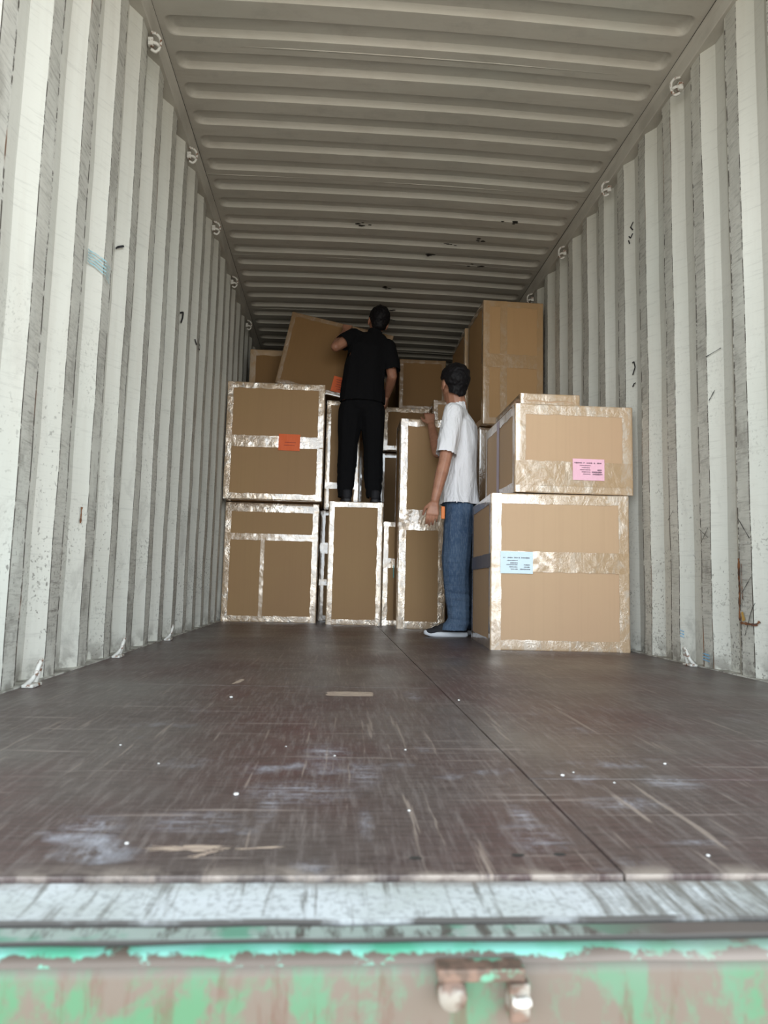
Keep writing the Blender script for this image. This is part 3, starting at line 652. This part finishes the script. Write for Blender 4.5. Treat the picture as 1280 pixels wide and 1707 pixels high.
def hand(Wp, D, N, T, curl=(.5, .6, .5), spread=0.0, s=1.0):
    Wp, D, N = V3(Wp), V3(D).normalized(), V3(N); N = (N-D*N.dot(D)).normalized(); T_ = V3(T); T_ = (T_-D*T_.dot(D)-N*T_.dot(N)).normalized()
    P = []
    P.append([(Wp+D*.004, .020*s, None), (Wp+D*.03+T_*.012, .0165*s, None), (Wp+D*.03-T_*.012, .0165*s, None)])
    P.append([(Wp+D*.02+T_*.012, .015*s, None), (Wp+D*.02-T_*.012, .015*s, None), (Wp+D*.085+T_*.029, .0115*s, None), (Wp+D*.082-T_*.028, .0105*s, None)])
    for i, (t, ln) in enumerate(((.030, .070), (.0100, .079), (-.0100, .073), (-.029, .056))):
        p = Wp+D*(.085 if i < 3 else .080)+T_*t; ang = 0; d0 = (D+T_*spread*(1.5-i)).normalized(); r0 = .0088 if i < 3 else .0078
        for j, fr_ in enumerate((.45, .30, .25)):
            ang += curl[j]*(1+.12*i); d_ = d0*math.cos(ang)+N*math.sin(ang); q = p+d_*ln*fr_*s
            P.append([(p, r0, None), (q, r0*.9, None)]); p = q; r0 *= .9
    p = Wp+D*.028+T_*.022; d_ = (D*.62+T_*.62+N*.35).normalized(); q = p+d_*.040; P.append([(p, .0135, None), (q, .0105, None)])
    d_ = (D*.85+T_*.20+N*.45).normalized(); q2 = q+d_*.030; P.append([(q, .0105, None), (q2, .0085, None)]); P.append([(q2, .0085, None), (q2+d_*.014, .0075, None)])
    return P
def head_prims(c, R_):
    c = V3(c); g = lambda f, l, u: c+R_ @ V3((f, l, u)); P = []
    P.append([(g(-.012, 0, .035), (.096, .078, .093), R_)])
    P.append([(g(.022, 0, .02), (.070, .068, .06), R_), (g(.020, 0, -.035), (.066, .058, .045), R_)])
    P.append([(g(.018, 0, -.035), (.060, .056, .035), R_), (g(.052, 0, -.082), (.030, .030, .022), R_)])
    P.append([(g(.078, 0, .035), (.012, .045, .010), R_)])
    P.append([(g(.086, 0, .018), (.008, .008, .008), R_), (g(.104, 0, -.018), (.013, .015, .010), R_)])
    P.append([(g(.080, 0, -.046), (.010, .024, .006), R_)]); P.append([(g(.078, 0, -.057), (.010, .021, .006), R_)])
    for s_ in (-1, 1):
        P.append([(g(-.002, s_*.077, .012), (.018, .007, .014), R_), (g(-.004, s_*.078, -.004), (.016, .008, .022), R_), (g(.006, s_*.074, -.028), (.009, .006, .010), R_)])
        P.append([(g(.050, s_*.040, -.012), (.022, .020, .018), R_)])
    return P
def hair_fn(c, R_):
    c = V3(c); Ri = R_.transposed()
    def keep(p):
        q = Ri @ (p-c); f, l, u = q
        if f < -.045: t = -.085+.018*abs(l)/.05
        elif f < -.020: t = -.067+(f+.045)/.025*.080
        elif f < .03: t = .022 if abs(l) > .05 else -.2
        elif f < .06: t = .022+(f-.03)/.03*.06
        else: t = .092
        return u > t
    return keep
def shoe(parent, heel, d, label_=None, z=0.0, ln=.275, sole_mat=None):
    d = V3((d[0], d[1], 0)).normalized(); l = V3((-d.y, d.x, 0)); h = V3((heel[0], heel[1], z))
    R_ = Matrix((d, l, V3((0, 0, 1)))).transposed()
    g = lambda f, s_, u: h+d*f+l*s_+V3((0, 0, u)); k = ln/.275
    up = [[(g(.045*k, 0, .045), (.042, .034, .032), R_), (g(.06*k, 0, .085), (.045, .036, .02), R_)],
          [(g(.06*k, 0, .05), (.05, .036, .040), R_), (g(.105*k, 0, .078), (.045, .036, .022), R_), (g(.15*k, 0, .045), (.05, .040, .036), R_)],
          [(g(.14*k, 0, .038), (.05, .040, .028), R_), (g(.225*k, .004, .030), (.042, .040, .020), R_)]]
    blob('shoe', up, MAT['shoe'], parent, .005, 3)
    bm = bmesh.new(); N_ = 36; rings = []
    for (zz, sc_) in ((.0, .93), (.006, 1.0), (.020, 1.0), (.028, .95)):
        r = []
        for i in range(N_):
            t = 2*pi*i/N_; f = .5-.5*math.cos(t); wd = (.036+.011*math.sin(pi*min(1, max(0, (f-.25)/.75))))*abs(math.sin(t))**.55
            lift = .010*max(0, (f-.8)/.2)**2
            p = g((.004+(ln-.004)*((f-.5)*sc_+.5)), (wd if math.sin(t) > 0 else -wd)*sc_, zz+lift); r.append(bm.verts.new(p-parent.location))
        rings.append(r)
    for A, B in zip(rings, rings[1:]):
        for i in range(N_): bm.faces.new((A[i], A[(i+1) % N_], B[(i+1) % N_], B[i]))
    bm.faces.new(rings[0][::-1]); bm.faces.new(rings[-1]); bm_obj('shoe_sole', bm, sole_mat or MAT['sole'], parent, True)
def folds(amp, fx=7, fz=3, seed=0):
    return lambda p: amp*(noise.noise(Vector((p.x*fx+seed, p.y*fx, p.z*fz)))+.5*noise.noise(Vector((p.x*fx*2.3+seed, p.y*fx*2.3, p.z*fz*2+p.x*9))))

# --- man in white T-shirt and jeans
A2 = math.radians(18); FW = V3((-math.cos(A2), math.sin(A2), 0)); RT = frame(FW)
p2 = thing('person', 'person in white T-shirt and blue jeans standing on the floor, looking into the container', 'person', (.43, 4.34, 0))
hc = (.396, 4.325, 1.570); RH = frame((-.40, .90, .06))
sL, sR = V3((.372, 4.165, 1.355)), V3((.478, 4.505, 1.360))
eL, wL = V3((.312, 4.105, 1.045)), V3((.253, 4.080, .805)); eR, wR = V3((.352, 4.690, 1.205)), V3((.325, 4.835, 1.425))
tor = [((.425, 4.335, 1.385), (.060, .115, .04)), ((.432, 4.335, 1.30), (.098, .160, .07)), ((.436, 4.335, 1.12), (.098, .150, .08)), ((.436, 4.335, .98), (.098, .145, .07)), ((.438, 4.34, .86), (.105, .155, .07))]
body = chain(tor, RT)
body += chain([((.425, 4.335, 1.375), (.062, .07, .03)), ((.418, 4.332, 1.44), (.064, .066, .03)), ((.404, 4.328, 1.52), (.062, .063, .03))], RT)
body += head_prims(hc, RH)
for s_, e_, w_ in ((sL, eL, wL), (sR, eR, wR)):
    body += chain([(s_, .050), (s_.lerp(e_, .5), .047), (e_, .038), (e_.lerp(w_, .3), .040), (w_, .026)])
    body += chain([((.432, 4.335, 1.355), .05), (s_, .050)])
body += hand(wL, (-.16, -.02, -1), (.15, .9, -.1), (-1, 0, .1), curl=(.25, .35, .3))
body += hand(wR, (-.12, .30, .95), (.05, 1, -.25), (-1, .0, 0), curl=(.55, .55, .4))
hipL, hipR = V3((.432, 4.268, .78)), V3((.455, 4.415, .78)); kL, kR = V3((.405, 4.245, .42)), V3((.470, 4.455, .42)); aL, aR = V3((.428, 4.24, .09)), V3((.500, 4.455, .09))
for h_, k_, a_, t_ in ((hipL, kL, aL, (-.10, 0)), (hipR, kR, aR, (-.09, .04))):
    body += chain([(h_, .080), (k_, .055), (k_.lerp(a_, .3), .054), (a_, .036), (a_+V3((t_[0], t_[1], -.060)), .016)])
    body += chain([((.438, 4.34, .87), .09), (h_, .08)])
blob('body', body, MAT['skin'], p2, .0042, 2)
blob('hair', [[(V3(hc)+RH @ V3((-.014, 0, .042)), (.112, .093, .104), RH)], [(V3(hc)+RH @ V3((-.046, 0, .03)), (.062, .074, .05), RH), (V3(hc)+RH @ V3((-.040, 0, -.060)), (.050, .060, .03), RH)]],
     MAT['hair'], p2, .0045, 3, disp=lambda p: .004*noise.noise(p*60)+.004*noise.noise(p*25), keep=hair_fn(hc, RH))
for s_ in (-1, 1): blob('eye', [[(V3(hc)+RH @ V3((.074, s_*.031, .010)), .0125, None)]], MAT['eye'], p2, .003, 0)
shirt = chain([((.425, 4.335, 1.395), (.070, .125, .045)), ((.434, 4.335, 1.31), (.112, .170, .07)), ((.440, 4.335, 1.12), (.116, .166, .08)), ((.442, 4.335, .95), (.118, .168, .08)), ((.447, 4.34, .86), (.122, .176, .06)), ((.447, 4.34, .79), (.134, .192, .06))], RT)
shirt += chain([((.425, 4.335, 1.385), (.075, .10, .04)), ((.419, 4.333, 1.425), (.072, .076, .03)), ((.412, 4.331, 1.47), (.071, .073, .02))], RT)
sleL = sL.lerp(eL, 1.02); sleR = sR.lerp(eR, .95)
shirt += chain([((.43, 4.30, 1.36), .062), (sL, .064), (sL.lerp(eL, .5)+V3((.002, 0, 0)), .068), (sleL, .066)])
shirt += chain([((.44, 4.37, 1.36), .062), (sR, .064), (sleR, .064)])
dL, dR = (eL-sL).normalized(), (eR-sR).normalized(); hemL, hemR = sL.lerp(eL, .88), sR.lerp(eR, .72)
def axd(p, a, b):
    d = (b-a).normalized(); q = p-a; return (q-d*q.dot(d)).length
def keep2(p):
    if p.z < .803+.004*noise.noise(p*6): return False
    if (p-V3((.410, 4.332, p.z))).length < .085 and p.z > 1.442-.35*(p-V3((.41, 4.332, p.z))).dot(FW): return False
    if (p-hemL).dot(dL) > 0 and (p-sL.lerp(eL, .95)).length < .14 and p.y < 4.195 and axd(p, sL, eL) < .082: return False
    if (p-hemR).dot(dR) > 0 and (p-sR.lerp(eR, .9)).length < .13 and p.y > 4.5: return False
    return True
blob('t_shirt', shirt, MAT['white'], p2, .0065, 4, disp=folds(.013, 8, 4, 2), keep=keep2)
jeans = chain([((.440, 4.34, .90), (.098, .148, .05)), ((.440, 4.34, .82), (.108, .160, .06))], RT)
for h_, k_, a_ in ((hipL, kL, aL), (hipR, kR, aR)):
    jeans += chain([((.440, 4.34, .84), .092), (h_, .091), (h_.lerp(k_, .5), .092), (k_, .084), (k_.lerp(a_, .55), .074), (a_, .066), (a_+V3((-.030, 0, -.06)), .078), (a_+V3((-.030, 0, -.12)), .080)])
blob('jeans', jeans, MAT['denim'], p2, .0065, 4, disp=lambda p: folds(.008, 6, 5, 5)(p)+(.007*noise.noise(Vector((p.x*6, p.y*6, p.z*34))) if p.z < .30 else .003*noise.noise(Vector((p.x*5, p.y*5, p.z*22)))), keep=lambda p: p.z > .036 and p.z < .93)
shoe(p2, (.496, 4.262), (-1, -.03), z=0); shoe(p2, (.560, 4.445), (-.93, .36), z=0)
bm = bmesh.new(); add_box(bm, (.300-.43, 4.135-4.34, .70), (.322-.43, 4.150-4.34, .775), .004)
bm_obj('pocket_tag', bm, MAT['orange_thing'], p2)

# --- man in black standing on the narrow carton
R1 = frame((-.10, 1, 0)); F0 = .9195
p1 = thing('person', 'person all in black seen from behind, standing on a carton, tipping a large box', 'person', (-.145, 5.42, F0))
hc1 = (-.037, 5.445, 2.385)
RH1 = frame((-.22, .95, .02)) @ Matrix.Rotation(.16, 3, 'X')
sL, sR = V3((-.222, 5.43, 2.265)), V3((.040, 5.43, 2.185))
eL, wL = V3((-.368, 5.335, 2.135)), V3((-.300, 5.545, 2.330)); eR, wR = V3((.082, 5.395, 1.935)), V3((.056, 5.575, 1.828))
tor = [((-.085, 5.43, 2.255), (.060, .12, .035)), ((-.100, 5.43, 2.16), (.095, .155, .07)), ((-.125, 5.42, 1.97), (.095, .145, .08)), ((-.140, 5.42, 1.84), (.095, .145, .07)), ((-.150, 5.42, 1.73), (.105, .155, .07))]
body = chain(tor, R1)
body += chain([((-.078, 5.43, 2.25), (.055, .06, .03)), ((-.060, 5.435, 2.30), (.052, .054, .03)), ((-.045, 5.44, 2.345), (.052, .054, .03))], R1)
body += head_prims(hc1, RH1)
for s_, e_, w_ in ((sL, eL, wL), (sR, eR, wR)):
    body += chain([(s_, .050), (s_.lerp(e_, .5), .046), (e_, .039), (e_.lerp(w_, .3), .040), (w_, .027)])
    body += chain([((-.09, 5.43, 2.22), .05), (s_, .050)])
body += hand(wL, (.22, .50, .85), (.0, 1, -.55), (1, 0, .1), curl=(.5, .55, .45))
body += hand(wR, (-.10, .30, -.9), (-.9, .3, 0), (0, 1, 0), curl=(.35, .45, .4))
hipL, hipR = V3((-.238, 5.42, 1.66)), V3((-.062, 5.42, 1.66)); kL, kR = V3((-.252, 5.435, 1.33)), V3((-.050, 5.435, 1.33)); aL, aR = V3((-.262, 5.40, 1.005)), V3((-.045, 5.40, 1.005))
for h_, k_, a_ in ((hipL, kL, aL), (hipR, kR, aR)):
    body += chain([(h_, .080), (k_, .055), (k_.lerp(a_, .3), .054), (a_, .036), (a_+V3((0, .09, -.052)), .022)])
    body += chain([((-.150, 5.42, 1.74), .09), (h_, .08)])
blob('body', body, MAT['skin'], p1, .0042, 2)
blob('hair', [[(V3(hc1)+RH1 @ V3((-.014, 0, .042)), (.107, .087, .099), RH1)], [(V3(hc1)+RH1 @ V3((-.046, 0, .03)), (.062, .074, .05), RH1), (V3(hc1)+RH1 @ V3((-.040, 0, -.050)), (.050, .060, .03), RH1)]],
     MAT['hair'], p1, .0045, 3, disp=lambda p: .004*noise.noise(p*60)+.004*noise.noise(p*25), keep=hair_fn(hc1, RH1))
for s_ in (-1, 1): blob('eye', [[(V3(hc1)+RH1 @ V3((.074, s_*.031, .010)), .0125, None)]], MAT['eye'], p1, .003, 0)
shirt = chain([((-.090, 5.43, 2.255), (.072, .13, .045)), ((-.100, 5.43, 2.16), (.112, .175, .07)), ((-.130, 5.42, 1.97), (.116, .172, .08)), ((-.142, 5.42, 1.84), (.120, .176, .08)), ((-.150, 5.42, 1.70), (.130, .188, .06))], R1)
shirt += chain([((-.078, 5.43, 2.25), (.075, .10, .035)), ((-.066, 5.433, 2.285), (.062, .066, .02)), ((-.055, 5.437, 2.325), (.060, .062, .02))], R1)
shirt += chain([((-.14, 5.43, 2.23), .062), (sL, .064), (sL.lerp(eL, .5), .066), (sL.lerp(eL, .85), .066)])
shirt += chain([((-.05, 5.43, 2.19), .062), (sR, .068), (sR.lerp(eR, .5)+V3((.008, 0, 0)), .072), (sR.lerp(eR, 1.0), .068)])
dL, dR = (eL-sL).normalized(), (eR-sR).normalized(); hL, hR = sL.lerp(eL, .70), sR.lerp(eR, .84); hlL, hlR = sL.lerp(eL, .9), sR.lerp(eR, 1.0)
nk = V3((-.058, 5.436, 2.31)); nd = V3((.28, .30, 1)).normalized()
def keep1(p):
    if p.z < 1.715+.004*noise.noise(p*6): return False
    if (p-nk).length < .085 and (p-nk).dot(nd) > -.002: return False
    if (p-hL).dot(dL) > 0 and (p-hlL).length < .115: return False
    if (p-hR).dot(dR) > 0 and (p-hlR).length < .115 and p.x > .022: return False
    return True
blob('t_shirt', shirt, MAT['black'], p1, .0065, 4, disp=folds(.010, 7, 4, 12), keep=keep1)
tr = chain([((-.150, 5.42, 1.78), (.098, .148, .05)), ((-.150, 5.42, 1.68), (.112, .165, .06))], R1)
for h_, k_, a_ in ((hipL, kL, aL), (hipR, kR, aR)):
    tr += chain([((-.150, 5.42, 1.70), .10), (h_, .098), (h_.lerp(k_, .5), .092), (k_, .080), (k_.lerp(a_, .6), .076), (a_+V3((0, 0, .045)), .070), (a_+V3((0, 0, -.07)), .052)])
blob('trousers', tr, MAT['black'], p1, .0065, 4, disp=lambda p: folds(.008, 6, 5, 15)(p)+(.006*noise.noise(Vector((p.x*6, p.y*6, p.z*30))) if p.z < 1.25 else 0), keep=lambda p: p.z > .962 and p.z < 1.80)
shoe(p1, (-.245, 5.290), (-.05, 1), z=F0, sole_mat=MAT['dark_sole']); shoe(p1, (-.035, 5.290), (.10, 1), z=F0, sole_mat=MAT['dark_sole'])
